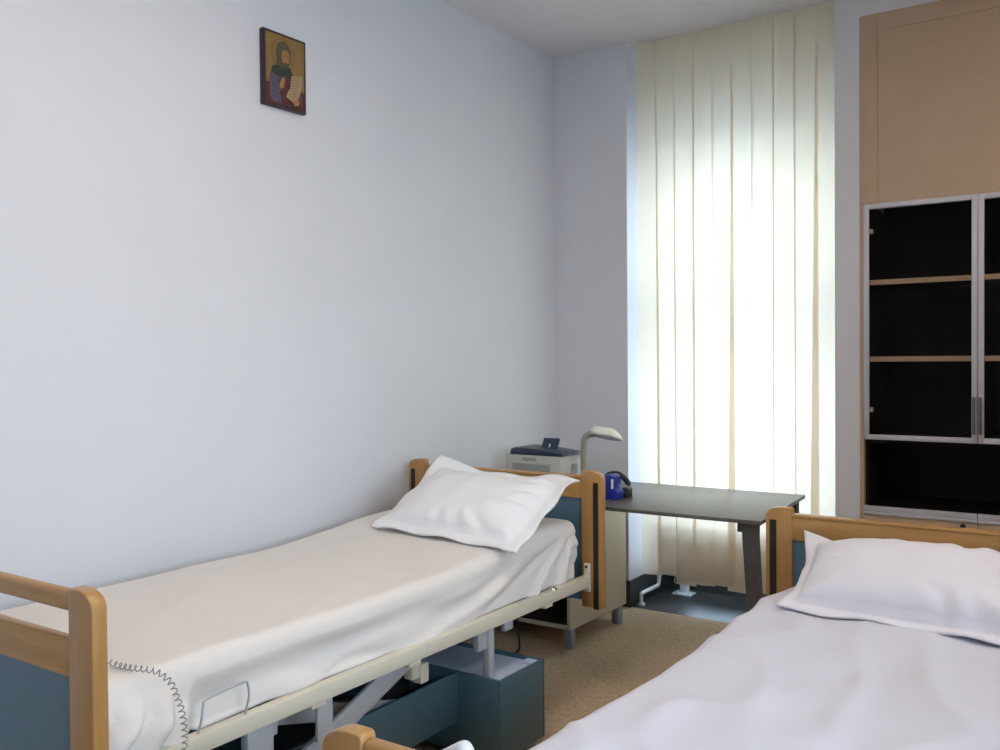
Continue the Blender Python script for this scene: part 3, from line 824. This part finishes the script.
# ------------------------------------------------------------------ icon on the left wall
iy0, iy1, iz0, iz1 = 2.310, 2.520, 2.270, 2.548
ic = thing('icon_painting', 'small painted icon of a hooded saint holding a scroll, on the left wall', 'picture', (XL + .01, (iy0 + iy1) / 2, iz0))
ic.rotation_euler = (0, 0, 0)
q = B(); box(q, XL + .0005, XL + .022, iy0, iy1, iz0, iz1, .002); link('board', q, M['icon_edge'], ic, 'auto')
W_, H_ = iy1 - iy0, iz1 - iz0
def flat(name, pts, lvl, mat, parent=ic):
    q = B(); x = XL + .022 + lvl * .0004
    prism(q, [(iy0 + u * W_, iz0 + v * H_) for u, v in pts], 'x', XL + .020, x)
    return link(name, q, mat, parent)
def ell(cu, cv, ru, rv, n=28): return [(cu + ru * math.cos(2 * PI * k / n), cv + rv * math.sin(2 * PI * k / n)) for k in range(n)]
flat('gold_ground', [(.05, .035), (.95, .035), (.95, .965), (.05, .965)], 1, M['gold'])
flat('lower_ground', [(.05, .035), (.95, .035), (.95, .27), (.80, .36), (.05, .30)], 2, M['icon_red'])
flat('halo', ell(.45, .72, .27, .215), 3, M['gold_dk'])
flat('halo_inside', ell(.45, .72, .245, .195), 4, M['gold'])
flat('robe', [(.12, .12), (.13, .35), (.17, .48), (.30, .53), (.62, .54), (.74, .46), (.80, .30), (.88, .20), (.88, .08), (.50, .06), (.2, .06)], 5, M['icon_robe'])
flat('mantle', [(.40, .06), (.36, .20), (.46, .34), (.56, .45), (.70, .44), (.82, .26), (.88, .08)], 6, M['icon_red'])
flat('cape', [(.17, .46), (.20, .53), (.36, .57), (.60, .57), (.66, .50), (.58, .42), (.42, .40), (.26, .42)], 7, M['icon_cape'])
flat('hood', [(.30, .56), (.28, .72), (.31, .84), (.42, .90), (.54, .88), (.62, .80), (.62, .66), (.57, .57), (.44, .53)], 8, M['icon_hood'])
flat('face', [(.42, .60), (.40, .68), (.42, .76), (.50, .79), (.57, .76), (.59, .68), (.565, .60), (.52, .555), (.46, .56)], 9, M['icon_skin'])
flat('beard', [(.42, .62), (.46, .605), (.50, .625), (.54, .605), (.575, .625), (.555, .565), (.50, .525), (.44, .55)], 10, M['icon_hood'])
for u in (.46, .54): flat('eye', ell(u, .70, .018, .008, 12), 10, M['icon_edge'])
flat('scroll', [(.63, .47), (.89, .50), (.86, .30), (.78, .16), (.74, .09), (.50, .16), (.53, .22), (.60, .30)], 11, M['icon_scroll'])
for k in range(8):
    v = .445 - k * .038; s_ = -.014 * k
    flat('scroll_line', [(.655 + s_, v), (.83 + s_, v + .012), (.83 + s_, v + .019), (.655 + s_, v + .007)], 12, M['gold_dk'])
flat('right_hand', [(.34, .30), (.40, .40), (.45, .42), (.47, .36), (.44, .28), (.38, .25)], 11, M['icon_skin'])
flat('left_hand', [(.66, .12), (.74, .17), (.80, .15), (.80, .09), (.70, .07)], 13, M['icon_skin'])
for u0, n_ in ((.09, 4), (.74, 5)):
    for k in range(n_): flat('inscription_stroke', [(u0 + k * .038, .885), (u0 + k * .038 + .014, .885), (u0 + k * .038 + .02, .915), (u0 + k * .038 + .004, .915)], 2, M['gold_dk'])

# ------------------------------------------------------------------ ceiling lamps (out of frame; cabinet one added to brighten the window wall)
for x, yl, where in ((-1.2, 1.5, 'above the beds'), (.45, 2.75, 'added as fill near the glass cabinet')):
    cl = thing('unseen_ceiling_lamp', 'square ceiling light panel %s, out of the picture' % where, 'ceiling lamp', (x, yl, H - .06))
    q = B(); q.free()
    q = B(); box(q, x - .31, x + .31, yl - .31, yl + .31, H - .05, H - .0005, .004); link('housing', q, M['white'], cl, 'auto')
    q = B(); box(q, x - .285, x + .285, yl - .285, yl + .285, H - .054, H - .049); link('light_diffuser', q, emit('lamp_glow', (1., .85, .68), 20.), cl)

# ------------------------------------------------------------------ world and light
wd = bpy.data.worlds.new('sky'); SC.world = wd; wd.use_nodes = True
nt = wd.node_tree; bg = nt.nodes['Background']
tc = nt.nodes.new('ShaderNodeTexCoord'); sp = nt.nodes.new('ShaderNodeSeparateXYZ')
rp = nt.nodes.new('ShaderNodeValToRGB')
nt.links.new(tc.outputs['Generated'], sp.inputs[0]); nt.links.new(sp.outputs['Z'], rp.inputs['Fac'])
e = rp.color_ramp.elements
e[0].position = 0.; e[0].color = (.78, .89, 1., 1)
e[1].position = 1.; e[1].color = (.50, .69, 1., 1)
nt.links.new(rp.outputs[0], bg.inputs['Color'])
bg.inputs['Strength'].default_value = 14.5
# daylight portal in the window opening
ld = bpy.data.lights.new('window_portal', 'AREA'); ld.shape = 'RECTANGLE'; ld.size = NR - NL; ld.size_y = H
ld.cycles.is_portal = True
lo = bpy.data.objects.new('window_portal', ld); COL.objects.link(lo)
lo.location = ((NL + NR) / 2, NY + .05, H / 2); lo.rotation_euler = (-PI / 2, 0, 0)

ld = bpy.data.lights.new('window_portal_right', 'AREA'); ld.shape = 'RECTANGLE'; ld.size = W2[3] - W2[2]; ld.size_y = W2[1] - W2[0]
ld.cycles.is_portal = True
lo = bpy.data.objects.new('window_portal_right', ld); COL.objects.link(lo)
lo.location = (XR + .12, (W2[0] + W2[1]) / 2, (W2[2] + W2[3]) / 2); lo.rotation_euler = (0, PI / 2, 0)
# ------------------------------------------------------------------ camera
f = 919.; yaw = math.radians(34.4); pitch = math.radians(-.94); roll = math.radians(-.45)
fw = Vector((-math.sin(yaw) * math.cos(pitch), math.cos(yaw) * math.cos(pitch), math.sin(pitch)))
r0 = Vector((math.cos(yaw), math.sin(yaw), 0)); u0 = r0.cross(fw)
R_ = r0 * math.cos(roll) + u0 * math.sin(roll); U_ = -r0 * math.sin(roll) + u0 * math.cos(roll)
cd = bpy.data.cameras.new('camera'); co = bpy.data.objects.new('camera', cd); COL.objects.link(co)
cd.sensor_fit = 'HORIZONTAL'; cd.sensor_width = 36; cd.lens = f * 36 / 1000; cd.clip_start = .02
co.matrix_world = Matrix(((R_.x, U_.x, -fw.x, 0), (R_.y, U_.y, -fw.y, 0), (R_.z, U_.z, -fw.z, 1.32), (0, 0, 0, 1)))
SC.camera = co
SC.view_settings.view_transform = 'Standard'; SC.view_settings.look = 'None'
SC.view_settings.gamma = 1; SC.view_settings.use_curve_mapping = False
SC.view_settings.exposure = -.04
SC.cycles.max_bounces = 10; SC.cycles.diffuse_bounces = 6; SC.cycles.transparent_max_bounces = 12
SC.cycles.use_denoising = True
SC.cycles.sample_clamp_indirect = 6
